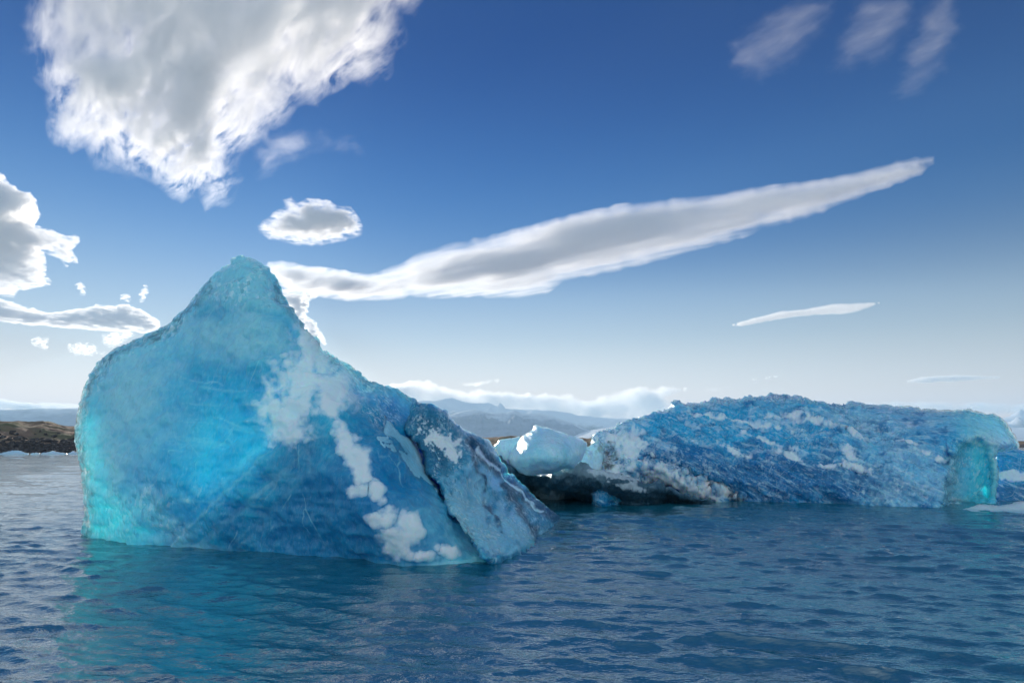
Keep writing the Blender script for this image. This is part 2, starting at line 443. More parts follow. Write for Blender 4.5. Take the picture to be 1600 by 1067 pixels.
def blob(x, y, cx, cy, rx, ry, ang=0):
    a = math.radians(ang); u = (x-cx)*math.cos(a)+(y-cy)*math.sin(a); v = -(x-cx)*math.sin(a)+(y-cy)*math.cos(a)
    return 1-np.sqrt((u/rx)**2+(v/ry)**2)
def blobs(x, y, lst, soft=.5, wob=.5, sc=22, s=3):
    m = np.full(len(x), -9.0)
    for b in lst: m = np.maximum(m, blob(x, y, *b))
    m = m+wob*noise2(x/sc, y/sc, 5, s, gain=.6)*.5
    return smooth(-soft*.5, soft*.5, m)
def line_mask(x, y, pts, wd, soft=.6, s=0, wob=6):
    q = np.stack([x+wob*noise2(x/30, y/30, 3, s+5), y+wob*noise2(x/30, y/30, 3, s+9)], 1)
    return smooth(1, 1-soft, seg_dist(q, np.array(pts, float), False)/wd)

A_out = [(118, 700), (116.6, 668), (120.5, 644), (128, 614), (141.5, 581), (152, 566), (170, 551), (188, 540.5), (212, 530),
         (236, 519.5), (260, 507.5), (272, 498.5), (290, 479), (302, 464), (317, 446), (329, 432.5), (344, 420.5), (360.5, 411.5),
         (362, 403), (371, 400.5), (389, 403.4), (405.5, 410), (419, 417.5), (428, 429.5), (434, 443), (443, 464), (455, 485),
         (470, 503), (488, 524), (506, 545), (524, 560), (542, 567.5), (560, 579.5), (575, 594), (588, 601.4), (607.5, 602.4),
         (626.6, 609.4), (645.7, 625.3), (668, 665), (700, 715), (745, 770), (800, 820), (838, 848), (862, 880), (850, 960), (700, 985),
         (500, 980), (300, 960), (135, 945), (127, 860), (128, 838), (128, 824), (132.5, 794), (128, 761), (124, 725)]
A_ctrl = [(131, 838, None), (165, 843.5, None), (200, 848, None), (245, 850, None), (290, 852.5, None), (380, 860, None),
          (455, 866, None), (544, 874, None), (601, 882, None), (671, 883.5, None), (720, 881, None), (767, 874, None), (830, 852, None),
          (120, 680, 18.0), (141, 581, 18.4), (212, 530, 18.3), (290, 479, 18.2), (362, 405, 18.2), (434, 443, 18.0), (470, 503, 17.9),
          (506, 545, 18.3), (560, 580, 18.6), (607, 602, 19.2), (645, 625, 19.5), (700, 715, 18.5), (745, 770, 17.2), (800, 820, 16.8),
          (135, 780, 17.6), (200, 700, 17.1), (200, 600, 17.7), (300, 600, 17.1), (300, 700, 16.5), (300, 780, 16.1), (370, 450, 17.5),
          (375, 500, 17.2), (430, 540, 16.9), (400, 620, 16.3), (400, 720, 15.7), (470, 640, 15.7), (500, 780, 14.8), (540, 690, 15.0),
          (545, 620, 16.1), (590, 740, 14.4), (600, 820, 13.9), (650, 830, 14.1), (610, 690, 15.7), (660, 760, 15.6), (560, 610, 17.4),
          (700, 840, 14.6), (740, 842, 15.2)]
gA = tps(A_ctrl)
def FA(x, y):
    # below the waterline the wall goes straight down
    wl = np.interp(x, [131, 200, 290, 380, 455, 544, 601, 671, 703, 767, 830], [838, 848, 852, 860, 866, 874, 882, 883.5, 882, 874, 852])
    yc = np.minimum(y, wl+1.5)
    return np.where(y > wl+1.5, gA(x, wl+1.5)+.1*(y-wl)/60, gA(x, yc))
A_snow = [(470, 600, 42, 58, 0), (495, 560, 30, 50, -30), (455, 660, 40, 34, 0), (520, 610, 40, 40, 0), (430, 640, 26, 18, 0),
          (540, 690, 12, 46, -20), (563, 725, 11, 40, -15), (570, 747, 13, 13, 0), (590, 768, 11, 22, -15), (562, 768, 14, 10, 0),
          (605, 808, 12, 14, 0), (588, 812, 15, 8, 0), (622, 848, 22, 26, -20), (642, 826, 14, 26, -30), (655, 868, 24, 8, 0), (700, 862, 20, 8, 10)]
def A_extra(x, y):
    # crest line between the face and the glittering right flank: the flank falls away behind it
    crest = np.interp(y, [400, 440, 490, 560, 640, 700, 780, 870], [425, 428, 440, 490, 560, 600, 660, 900])
    fl = np.clip(x-crest, 0, 60)/60*.5
    # neck groove under the summit block
    nk = np.exp(-((y-np.interp(x, [270, 330, 380, 440, 480], [510, 492, 488, 500, 520]))/7)**2)*.10*smooth(260, 300, x)*smooth(480, 440, x)
    # diagonal fracture across the lower face
    fr = line_d(x, y, [(290, 830), (345, 775), (400, 725), (455, 670)])
    sw = blobs(x, y, A_snow, 1.0, .9, 20, 3)
    lump = sw*(.07+.022*noise2(x/11, y/11, 3, 88)+.010*noise2(x/5, y/5, 2, 89))
    return fl+nk-lump+.14*smooth(-16, 16, fr)*np.exp(-np.abs(fr)/90)-.05*np.exp(-(fr/3)**2)
def line_d(x, y, pts):
    a = np.array(pts, float); q = np.stack([x, y], 1); d = seg_dist(q, a, False)
    t = a[-1]-a[0]; s = np.sign((x-a[0, 0])*t[1]-(y-a[0, 1])*t[0]); return d*s
def A_noise(p):
    hi = smooth(1.0, 4.5, p[:, 2])
    c1, v1, d1 = cell_dist(p*np.array([2.6, 2.6, 3.2]), 7)
    edge = smooth(-4.6, -6.2, p[:, 0])+smooth(-.8, .6, p[:, 0])   # crinkled left wall and right flank
    top = smooth(3.6, 4.6, p[:, 2])
    sc = .25+np.clip(edge+top, 0, 1)*.75
    return (.09*fbm(p*.9, 3, 2)+.05*fbm(p*np.array([1.6, 1.6, 2.6]), 3, 61, .5, True))*smooth(-7.2, -6.2, p[:, 0])+.030*fbm(p*np.array([3., 3., 4.]), 4, 5)*(.6+sc)+sc*.055*(c1-.45)+.012*fbm(p*9, 2, 3)*sc
def aA(n):
    def snow(x, y, e): return blobs(x, y, A_snow, 1.3, .9, 20, 3)
    def milky(x, y, e):
        m = .85*blobs(x, y, [(200, 810, 80, 60, 0), (160, 740, 40, 120, 0), (240, 830, 60, 40, 0)], 1, .6, 40, 4)
        m = np.maximum(m, .8*smooth(40, 5, e)*(y < 800))
        m = np.maximum(m, .8*blobs(x, y, [(385, 440, 90, 70, 0), (250, 540, 160, 34, -15), (190, 640, 90, 100, 0), (370, 530, 110, 40, 5)], 1.6, .6, 45, 8))
        m = np.maximum(m, .6*blobs(x, y, [(700, 850, 90, 45, 10), (640, 800, 60, 70, 0)], .8, .8, 25, 12))
        m = np.maximum(m, .6*line_mask(x, y, [(290, 830), (345, 775), (400, 725), (455, 670)], 3, .8, 2, 3))
        m = np.maximum(m, .6*line_mask(x, y, [(462, 862), (460, 830), (478, 760), (480, 700)], 5, .9, 3, 8))
        m = np.maximum(m, .5*line_mask(x, y, [(275, 500), (330, 485), (380, 500), (440, 492)], 4, .9, 4, 5))
        m = np.maximum(m, .5*line_mask(x, y, [(330, 560), (400, 560), (450, 575)], 6, .9, 4, 5))
        m = np.maximum(m, .42*smooth(.25, .9, noise2((x+.3*y)/130, (y-.10*x)/8, 4, 95)))
        m = np.maximum(m, .5*smooth(.45, 1.0, noise2((x+.8*y)/90, (y+.9*x)/14, 4, 96))*smooth(640, 700, y))
        for q_ in ([(370, 800), (420, 770), (470, 700)], [(205, 720), (260, 690), (330, 684)], [(330, 655), (380, 668), (420, 664)], [(500, 850), (520, 800), (515, 740)], [(180, 600), (260, 585), (350, 600)]):
            m = np.maximum(m, .55*line_mask(x, y, q_, 2.2, .9, int(q_[0][0]), 5))
        wl = np.interp(x, [131, 200, 290, 380, 455, 544, 601, 671, 703, 767, 830], [838, 848, 852, 860, 866, 874, 882, 883.5, 882, 874, 852])
        m = np.maximum(m, .8*smooth(5, 1, np.abs(wl-y)+3*noise2(x/12, y/12, 3, 5)))  # pale line along the waterline, a glint put into the colour
        return m
    def halo(x, y): return .45*blobs(x, y, A_snow, 2.6, .9, 20, 3)
    milky0 = milky
    milky = lambda x, y, e: np.maximum(milky0(x, y, e), halo(x, y))
    def deep(x, y, e):
        m = 1.0*blobs(x, y, [(510, 810, 170, 130, 0), (430, 790, 130, 90, 20), (620, 730, 80, 110, -30)], 1.2, .5, 50, 21)
        return m*(1-.8*blobs(x, y, [(330, 720, 100, 90, 0)], 1, .4, 40, 2))
    def clear(x, y, e): return .6*smooth(20, 4, e+6*noise2(x/16, y/16, 4, 31))*(x < 330)*(y < 850)+.5*smooth(20, 3, e)*(x > 430)*(y < 660)
    def glint(x, y, e):
        crest = np.interp(y, [400, 440, 490, 560, 640, 700, 780, 870], [425, 428, 440, 490, 560, 600, 660, 900])
        m = np.maximum(.95*smooth(30, 5, e)*(x < 420), smooth(-4, 12, x-crest)*smooth(80, 40, x-crest)*smooth(700, 640, y)*.8)
        m = np.maximum(m, .6*smooth(500, 450, y)); m = np.maximum(m, .5*blobs(x, y, [(230, 800, 110, 50, 0)], 1, .8, 30, 6))
        return np.maximum(m, .06)*smooth(-.8, .2, noise2(x/25, y/25, 4, 51))
    return dict(snow=snow, milky=milky, deep=deep, clear=clear, glint=glint,
                calm=lambda x, y, e: .28*np.maximum(blobs(x, y, [(385, 715, 110, 110, 30)], 1.6, .4, 50, 2)*smooth(-30, 10, line_d(x, y, [(290, 830), (345, 775), (400, 725), (455, 670)])), blobs(x, y, [(215, 815, 80, 40, 0)], 1.2, .5, 40, 2)))  # glow of the face and lower left, put into the colour
A = solid('ice_spire', A_out, 2.6, FA, M_ice, R=.7, wpx=22, T=2.8, wT=140, rough=1.1, seed=1, attrs=aA(0),
          noise_fn=A_noise, extra=A_extra,
          tfn=lambda x, y: 1-.88*np.maximum(blobs(x, y, [(370, 715, 130, 130, 30)], 1.5, .3, 50, 2)*smooth(-50, 10, line_d(x, y, [(290, 830), (345, 775), (400, 725), (455, 670)])), .9*blobs(x, y, [(200, 810, 100, 60, 0), (150, 740, 40, 120, 0)], 1.2, .3, 50, 2)))

# dark wedge on the right
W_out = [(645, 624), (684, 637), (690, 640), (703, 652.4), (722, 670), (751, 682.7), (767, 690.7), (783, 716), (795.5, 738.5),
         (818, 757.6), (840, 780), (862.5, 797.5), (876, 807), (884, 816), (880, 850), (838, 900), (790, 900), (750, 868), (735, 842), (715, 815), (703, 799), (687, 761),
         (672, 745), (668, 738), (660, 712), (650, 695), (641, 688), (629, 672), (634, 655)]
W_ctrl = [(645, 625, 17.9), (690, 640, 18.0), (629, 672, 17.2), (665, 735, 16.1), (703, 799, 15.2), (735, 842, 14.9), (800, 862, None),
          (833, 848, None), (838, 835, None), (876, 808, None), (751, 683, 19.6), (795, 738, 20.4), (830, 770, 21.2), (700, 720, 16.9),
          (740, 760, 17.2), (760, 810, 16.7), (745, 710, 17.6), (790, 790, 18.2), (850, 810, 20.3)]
gW = tps(W_ctrl)
def FW(x, y):
    wl = np.interp(x, [735, 790, 830, 837, 867, 876], [878, 865, 851, 836, 818, 808]); yc = np.minimum(y, wl+1)
    return np.clip(gW(x, yc), 13.8, 24)-.12-.75*smooth(780, 815, y)*smooth(850, 800, x)
def W_extra(x, y):
    a = line_d(x, y, [(735, 690), (775, 730), (812, 770), (868, 812)])
    b = line_d(x, y, [(738, 700), (752, 760), (766, 800), (762, 820)])
    return .22*np.exp(-(a/5)**2)+.15*smooth(-3, 3, b)*np.exp(-np.abs(b)/25)-.1*np.exp(-((a-12)/6)**2)
def W_noise(p):
    c1, v1, d1 = cell_dist(p*3.2, 3)
    return .07*fbm(p*1.3, 4, 12)+.05*(c1-.4)+.05*(v1-.5)*smooth(0, .15, d1-c1)+.02*fbm(p*8, 2, 4)
def aW():
    return dict(
        snow=lambda x, y, e: np.maximum(blobs(x, y, [(690, 690, 30, 14, 30), (705, 708, 16, 8, 35), (670, 628, 6, 4, 0)], .6, 1.4, 9, 41),
                                        .8*line_mask(x, y, [(745, 700), (790, 745), (845, 797)], 4, .9, 3, 4)),
        milky=lambda x, y, e: np.maximum(.75*blobs(x, y, [(730, 790, 42, 60, -15), (800, 830, 50, 30, 30), (770, 745, 22, 30, -35), (775, 840, 45, 26, 20)], .6, .8, 16, 42),
                                         .0*x),
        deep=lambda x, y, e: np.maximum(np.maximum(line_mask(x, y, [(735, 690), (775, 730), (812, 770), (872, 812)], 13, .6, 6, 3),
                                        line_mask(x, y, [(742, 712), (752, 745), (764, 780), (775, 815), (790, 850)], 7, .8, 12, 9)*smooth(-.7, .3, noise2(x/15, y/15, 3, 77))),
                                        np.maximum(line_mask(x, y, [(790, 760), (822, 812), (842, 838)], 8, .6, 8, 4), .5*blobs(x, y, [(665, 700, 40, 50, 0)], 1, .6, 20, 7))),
        glint=lambda x, y, e: .5*smooth(-.5, .5, noise2(x/14, y/14, 4, 52)),
        clear=lambda x, y, e: .0*x)
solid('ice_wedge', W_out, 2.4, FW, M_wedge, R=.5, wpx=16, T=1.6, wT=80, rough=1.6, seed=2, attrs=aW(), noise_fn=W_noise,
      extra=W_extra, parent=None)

SL_out = [(601, 647.6), (614, 665), (625, 676), (642.5, 687.5), (653.7, 697), (658.5, 713), (663, 732), (676, 748), (689, 764), (685.6, 772),
          (674, 773.5), (658.5, 761), (630, 732), (607.5, 710), (591.6, 694), (585, 681), (598, 678), (602.7, 665)]
def FSL(x, y): return FA(x, y)+A_extra(x, y)-.30
solid('ice_slab', SL_out, 2.2, FSL, M_slab, R=.22, wpx=9, T=1.1, wT=20, rough=1.4, seed=5,
      attrs=dict(snow=lambda x, y, e: .0*x, milky=lambda x, y, e: .35+.4*smooth(10, 2, e), deep=lambda x, y, e: .5*smooth(660, 690, y)*smooth(740, 700, y)*smooth(10, 20, e), clear=lambda x, y, e: 0*x),
      noise_fn=lambda p: .02*fbm(p*4, 3, 3))
for n_ in ('ice_spire', 'ice_wedge', 'ice_slab'):
    o = bpy.data.objects[n_]; o.parent = berg; o.matrix_parent_inverse = berg.matrix_world.inverted()
bpy.data.objects['ice_wedge']['label'] = 'grey-green faceted wedge with dark streaks sloping into the water'
bpy.data.objects['ice_slab']['label'] = 'pale smooth slab lying on the blue flank'

# ------------------------------------------------------------------ RIGHT ICEBERG
R_out = [(931, 732), (929.5, 699), (937, 681), (955, 670.5), (982, 661.5), (1000, 654), (1021, 645), (1045, 638), (1048, 627), (1057, 624.5),
         (1067.5, 627), (1072, 630), (1099, 625.5), (1120, 624), (1150, 622.5), (1161, 620.8), (1186.6, 618), (1217.5, 622), (1243, 622),
         (1268, 625.6), (1304.7, 629), (1344, 628.4), (1375, 633), (1417, 635), (1454, 639.6), (1482, 639.6), (1527, 640.5), (1538, 645),
         (1552, 646), (1566, 653), (1580, 670), (1591.5, 689.7), (1591.5, 701), (1575, 705), (1560.6, 706), (1556, 715), (1560.6, 732), (1559, 754), (1557, 777),
         (1556, 800), (1550, 845), (1300, 850), (1120, 840), (1000, 830), (930, 800)]
R_ctrl = [(940, 776, 27.5), (1000, 782, None), (1135, 783, None), (1250, 787, None), (1320, 788, None), (1400, 791, None), (1473, 792, None), (1550, 789, None),
          (931, 700, 29), (1000, 655, 31), (1100, 626, 33), (1186, 618, 33.5), (1304, 629, 33), (1417, 635, 32), (1527, 641, 30.5), (1590, 695, 29.0), (1556, 715, 28.5),
          (1000, 700, 28.8), (1100, 670, 30.6), (1200, 660, 31.2), (1300, 670, 30.4), (1400, 680, 29.4), (1500, 660, 29.4), (1540, 700, 28.2),
          (1100, 730, 28.6), (1200, 740, 28.5), (1300, 750, 28), (1400, 750, 27.4), (1460, 720, 27.6)]
gR = tps(R_ctrl)
def FR(x, y):
    wl = np.interp(x, [930, 1000, 1135, 1250, 1320, 1400, 1473, 1550], [778, 782, 783, 787, 788, 791, 792, 789]); yc = np.minimum(y, wl+1)
    return gR(x, yc)
CAVE = [(1470, 792), (1484, 745), (1482, 715), (1492, 692), (1512, 684), (1535, 688), (1552, 705), (1556, 740), (1555, 778), (1530, 790)]
def cave(x, y): return smooth(-12, 16, sdist(np.stack([x, y], 1), CAVE)+7*noise2(x/18, y/18, 4, 77))
SN = [(1145, 703, 22, 9, 25), (1165, 712, 10, 6, 0), (1235, 712, 22, 8, 25), (1325, 710, 26, 9, 32), (1338, 732, 26, 8, 15), (1295, 730, 16, 4, 0),
          (1200, 690, 40, 6, 20), (1270, 662, 34, 6, 8), (1320, 678, 30, 5, 20), (1190, 665, 50, 5, 10), (1100, 650, 60, 5, 5), (1470, 718, 14, 6, 20), (1450, 710, 9, 4, 20),
          (985, 700, 22, 20, 30), (960, 735, 50, 14, 35), (1030, 745, 72, 20, 15), (1085, 765, 52, 15, 12), (965, 690, 20, 10, 0), (1240, 655, 40, 4, 0), (1410, 690, 20, 4, 20)]
SN = [(a_, b_, c_*.85, d_*.62, e_) for a_, b_, c_, d_, e_ in SN[:13]]+SN[13:18]+[(a_, b_, c_*.85, d_*.62, e_) for a_, b_, c_, d_, e_ in SN[18:]]
def R_extra(x, y):
    return np.clip(29.0-FR(x, y), .6, 3.2)*cave(x, y)-.07*blobs(x, y, SN, .8, 1.1, 12, 61)*(1+.6*noise2(x/6, y/5, 3, 90))-.35*blobs(x, y, [(960, 735, 55, 14, 40), (1030, 745, 70, 20, 15), (1085, 765, 55, 16, 12)], .8, .6, 14, 66)*1.0
def R_noise(p):
    q = p.copy(); a = .55; q[:, 0], q[:, 2] = p[:, 0]*math.cos(a)-p[:, 2]*math.sin(a), p[:, 0]*math.sin(a)+p[:, 2]*math.cos(a)
    q = q*np.array([1.0, 1.4, 2.6])
    c1, v1, d1 = cell_dist(q*1.5, 23); c2, v2, d2 = cell_dist(q*3.4, 29)
    calm = 1-.8*smooth(16.2, 17.5, p[:, 0])
    return (.18*fbm(p*.5, 3, 22)+.10*fbm(q*.9, 4, 25, .55, True)+.15*(c1-.4)+.12*(v1-.5)*smooth(0, .2, d1-c1)+.08*(c2-.4)+.05*(v2-.5)*smooth(0, .15, d2-c2)+.02*fbm(q*5, 2, 26))*calm
def aR():
    return dict(
        snow=lambda x, y, e: np.maximum(.9*blobs(x, y, SN, 1.3, 1.5, 9, 61), .42*smooth(.1, .6, noise2(x/26-y/16, y/8+x/40, 4, 62))*smooth(760, 700, y)*(x < 1440)),
        milky=lambda x, y, e: np.maximum(np.maximum(.7*smooth(16, 2, e)*(y < 730), .8*blobs(x, y, [(960, 705, 45, 40, 0), (1550, 670, 40, 34, 0)], .9, .6, 18, 63)),
                                         .45*blobs(x, y, [(1420, 745, 110, 60, 10), (1400, 655, 150, 20, 3)], 1.2, .8, 40, 64)),
        deep=lambda x, y, e: .95*np.maximum(blobs(x, y, [(1060, 715, 40, 14, 10), (1210, 750, 180, 42, 2), (1120, 770, 200, 22, 3), (1060, 722, 70, 30, 0)], 1, .9, 22, 65),
                                            .8*smooth(.15, .7, noise2(x/30-y/18, y/12+x/40, 4, 67))*(x < 1480)),
        glint=lambda x, y, e: np.maximum(.9*smooth(12, 3, e)*(y < 720), .35*smooth(0, .6, noise2(x/30, y/16, 4, 53)))+.6*blobs(x, y, [(955, 705, 40, 40, 0)], .8, .6, 12, 6)+.15*cave(x, y),
        calm=lambda x, y, e: np.maximum(.65*cave(x, y)*smooth(1480, 1530, x), .35*smooth(1470, 1520, x)*smooth(700, 670, y)),  # glow of the hollow and right end, put into the colour
        clear=lambda x, y, e: .7*smooth(14, 3, e)*(x > 1560)*(y < 712)+.8*blobs(x, y, [(951, 715, 14, 18, 0)], .6, .8, 8, 68))
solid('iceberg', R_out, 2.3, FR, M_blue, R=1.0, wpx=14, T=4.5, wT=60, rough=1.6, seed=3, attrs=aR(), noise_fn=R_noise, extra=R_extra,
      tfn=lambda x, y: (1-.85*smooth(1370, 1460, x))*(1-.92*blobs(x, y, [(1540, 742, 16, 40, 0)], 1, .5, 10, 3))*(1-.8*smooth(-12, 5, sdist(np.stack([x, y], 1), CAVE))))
rb = bpy.data.objects['iceberg.001']
tag(rb, 'long low blue iceberg with chipped surface and white flecks, filling the right side', 'iceberg')

# ------------------------------------------------------------------ SMALL ICE
ZERO = lambda x, y, e: 0*x
def small(out, ctrl, mat, label, R, T, name='ice_block', wpx=10, wT=30, snow=ZERO, milky=ZERO, deep=ZERO, clear=ZERO, nz=.05, seed=9, sp=2.0, rough=1, group=None, wl=None, cat='ice block'):
    g = tps(ctrl)
    def F(x, y):
        return g(x, np.minimum(y, wl(x)+1) if wl else y)
    def nf(p):
        c1, v1, d1 = cell_dist(p*2.4, seed); return nz*(fbm(p*1.2, 4, seed)+.9*(c1-.45)+.5*(v1-.5))
    o = solid(name, out, sp, F, mat, R=R, wpx=wpx, T=T, wT=wT, rough=rough, seed=seed, noise_fn=nf,
              attrs=dict(snow=snow, milky=milky, deep=deep, clear=clear))
    return tag(o, label, cat, group)

small([(794.5, 717), (799, 702), (815.5, 681), (832, 669), (836.5, 664), (856, 667.5), (880, 678.6), (901, 684), (917.5, 690), (914.5, 705), (910, 718.5),
       (896, 731), (868, 739), (850, 741), (826, 744), (811, 738), (799, 727)],
      [(794, 717, 26.3), (836, 664, 26.8), (917, 690, 26.6), (910, 718, 26), (840, 744, 25.6), (860, 705, 24.9), (830, 715, 24.9), (880, 715, 25)],
      M_pale, 'pale rounded ice boulder with a pointed top resting on the dark floe', .9, 1.2, wpx=20, wT=40, nz=.05, seed=11,
      milky=lambda x, y, e: .5+.4*noise2(x/20, y/20, 3, 3), snow=lambda x, y, e: .35*smooth(8, 2, e)*(y < 690)+.3*smooth(715, 740, y)*(x < 850))
small([(770.5, 696), (778, 687), (792, 684), (812, 682), (818, 700), (815, 745), (795, 745), (783, 722), (778, 711)],
      [(770, 696, 27.6), (812, 682, 27.6), (815, 745, 27.3), (790, 705, 27.3)],
      M_pale, 'small pale ice block half hidden behind the rounded ice boulder', .35, .8, nz=.03, seed=12, milky=lambda x, y, e: .7+0*x)
small([(900, 690), (918, 696), (929, 690), (936, 684), (944, 700), (940, 745), (895, 745), (893, 728), (908, 712)],
      [(918, 696, 28.2), (905, 740, 27.8), (940, 700, 28.2), (940, 740, 27.8)],
      M_pale, 'small glassy ice lump wedged between the ice boulder and the blue iceberg', .3, .8, nz=.06, seed=13,
      milky=lambda x, y, e: .6+0*x, clear=lambda x, y, e: .8*smooth(725, 700, y), snow=lambda x, y, e: .3*smooth(715, 700, y))
# dark dirty floe
small([(770, 712), (783, 716), (800, 724), (815, 735), (840, 741), (868, 737), (893, 727), (912, 727), (935, 730), (960, 738), (1000, 748), (1060, 768), (1100, 779), (1115, 786),
       (1100, 815), (1000, 830), (860, 825), (790, 810), (760, 780), (755, 730)],
      [(783, 716, 27), (815, 736, 26.6), (868, 738, 26.6), (935, 730, 27.5), (1000, 748, 27.3), (1100, 779, 27.2), (820, 776, None), (871, 780, None), (930, 783, None), (1040, 785, None),
       (1110, 786, None), (870, 755, 26.1), (940, 760, 26.8), (1000, 768, 26.9), (800, 745, 26.5)],
      M_dark, 'low dark dirty ice floe carrying the rounded ice boulder', .4, 3.0, name='ice_floe', wpx=8, wT=50, nz=.13, seed=14, rough=2.2,
      milky=lambda x, y, e: np.maximum(.9*blobs(x, y, [(850, 772, 26, 10, 8), (900, 733, 40, 8, 0), (925, 738, 25, 9, 0)], .7, .8, 9, 4), .4*smooth(.3, .7, noise2(x/9, y/6, 4, 8))),
      snow=lambda x, y, e: .6*blobs(x, y, [(850, 772, 24, 6, 8), (960, 742, 50, 6, 12), (985, 760, 30, 5, 10)], .8, 1.2, 8, 14),
      wl=lambda x: np.interp(x, [790, 820, 871, 930, 1040, 1110], [772, 776, 780, 783, 785, 787]), cat='ice floe')
# pieces at the right edge
small([(1552, 706), (1575, 703), (1610, 704), (1640, 700), (1680, 712), (1700, 760), (1700, 830), (1552, 830), (1548, 760)],
      [(1552, 706, 31), (1680, 704, 31), (1560, 790, 29.6), (1650, 790, 29.6), (1600, 745, 30.1)],
      M_blue, 'blue ice block with a white band behind the right end of the long iceberg', .5, 2.5, wpx=10, wT=40, nz=.10, seed=15,
      snow=lambda x, y, e: .95*blobs(x, y, [(1590, 744, 36, 7, 4), (1545, 770, 12, 5, 20), (1640, 735, 30, 8, 0)], .8, .9, 12, 5), deep=lambda x, y, e: .8*smooth(750, 765, y))
small([(1500, 797), (1530, 788), (1560, 789), (1590, 784), (1620, 780), (1680, 785), (1690, 805), (1660, 812), (1560, 808), (1515, 803)],
      [(1500, 799, 25.6), (1560, 796, 25.2), (1600, 798, 24.6), (1690, 800, 24.6)],
      M_snowy, 'flat white ice floe on the water in front of the bright blue hollow', .25, 1.2, name='ice_floe', wpx=7, wT=20, nz=.04, seed=16,
      milky=lambda x, y, e: .8+0*x, snow=lambda x, y, e: .7*smooth(800, 792, y), cat='ice floe')
rn = random.Random(5)
far_l = [((0, 45), 'tiny white ice floe with a pointed lump at the far left of the shoreline'), ((48, 62), 'tiny flat ice sliver between the two larger floes on the rocky shoreline'),
         ((64, 104), 'small white ice floe longest along the foot of the rocky shore'), ((106, 124), 'small white ice floe on the shoreline touching the tall iceberg edge')]
for k, ((xa, xb), lab) in enumerate(far_l):
    x0, x1 = xa/1.0*1.0, xb/1.0; n = 7
    top = [(x0+(x1-x0)*i/n, 708.4-((4.6 if k in (0, 2, 3) else 2.0)*math.sin(math.pi*(i+.3)/(n+.6))*rn.uniform(.55, 1))) for i in range(n+1)]
    small(top+[(x1+1, 711), (x0-1, 711)], [(x0, 709, 158), (x1, 709, 158), ((x0+x1)/2, 706, 158.5)], M_snowy, lab, .5, 2.5, name='ice_floe', wpx=2.5, wT=6,
          nz=.12, seed=40+k, sp=1.3, rough=.3, group='ice floes along the far shore', milky=lambda x, y, e: .8+0*x, cat='ice floe')

# ------------------------------------------------------------------ SHORE AND MOUNTAINS
def terrain(name, mat, x0, x1, nx, rows, hfun, attr=None, sm=True):
    """rows: distances; columns follow bearings; hfun(px, Y) -> height"""
    px = np.linspace(x0, x1, nx); Y = np.array(rows, float)
    PX, YY = np.meshgrid(px, Y); u = (PX-CX)/FPX/CP
    X = (u*YY); z, h = hfun(PX.ravel(), YY.ravel(), X.ravel())
    V = np.stack([X.ravel(), YY.ravel(), z], 1); n = len(px)
    i, j = np.meshgrid(np.arange(len(Y)-1), np.arange(n-1), indexing='ij')
    f = np.stack([i*n+j, i*n+j+1, (i+1)*n+j+1, (i+1)*n+j], -1).reshape(-1, 4)
    return tag(mesh_obj(name, V, f, mat, attrs=dict(hgt=h), smooth_=sm), kind='structure')

def shore_h(px, Y, X):
    d0 = np.interp(px, [-500, 0, 120, 500, 780, 930, 1200, 2100], [168, 183, 190, 260, 330, 345, 420, 500])+4*noise2(X/22, X*0, 4, 3)
    hm = np.interp(px, [-500, 0, 40, 60, 80, 120, 500, 760, 800, 915, 1200, 2100], [11, 10.4, 10.2, 9.4, 9.9, 8.6, 8, 5.2, 6.6, 5.2, 4, 3])
    t = (Y-d0)
    prof = smooth(0, 75, t)*.72+.28*smooth(-3, 14, t)
    back = 1-.5*smooth(110, 260, t)
    z = hm*prof*back+(.9*noise2(X/16, Y/16, 5, 7)+.35*noise2(X/3.5, Y/3.5, 3, 9, True))*smooth(-4, 14, t)-1.2*smooth(3, -8, t)
    return z, z
rows = list(np.arange(155, 300, 1.0))+list(np.arange(300, 420, 1.8))+list(np.geomspace(420, 900, 40))
terrain('ground', M_moraine, -500, 2100, 620, rows, shore_h)

# boulders along the water's edge
def boulders():
    rnd = np.random.RandomState(8); V, F = [], []; o = 0
    for k in range(1500):
        px = rnd.uniform(-120, 1000) if k % 2 else rnd.uniform(-60, 135)
        d0 = float(np.interp(px, [-500, 0, 120, 500, 780, 930, 1200, 2100], [168, 183, 190, 260, 330, 345, 420, 500]))
        Y = d0+rnd.gamma(1.6, 5)-3; s = rnd.uniform(.25, .95)*(1 if rnd.rand() < .9 else 1.6)
        X = (px-CX)/FPX/CP*Y
        z = float(shore_h(np.array([px]), np.array([Y]), np.array([X]))[0][0])
        n = 14; ph = rnd.rand(n)*2-1; th = rnd.rand(n)*6.283; r = np.sqrt(1-ph**2)
        pts = np.stack([r*np.cos(th), r*np.sin(th), ph*.7], 1)*s*(rnd.rand(n)*.3+.8)[:, None]+[X, Y, z+s*.15]
        import bmesh
        bm = bmesh.new(); vs_ = [bm.verts.new(p) for p in pts]
        g = bmesh.ops.convex_hull(bm, input=vs_); bm.verts.index_update()
        used = {}
        for f in bm.faces:
            idx = []
            for v in f.verts:
                if v.index not in used: used[v.index] = o+len(used); V.append(tuple(v.co))
                idx.append(used[v.index])
            F.append(idx)
        o += len(used); bm.free()
    t = NT('shore_rock'); c = t.coords(); n = t.noise(c, 1.1, 4, .6)
    b = t.bsdf(Base_Color=t.ramp(n, [(.35, (.02, .015, .016)), (.6, (.06, .045, .042)), (.72, (.2, .18, .17))]), Roughness=.9)
    t.l(b.outputs[0], t.out.inputs[0])
    ob = mesh_obj('shore_rocks', V, F, t.m, smooth_=False)
    tag(ob, 'dark brown boulders scattered along the foot of the shore', 'rocks', kind='stuff')
boulders()

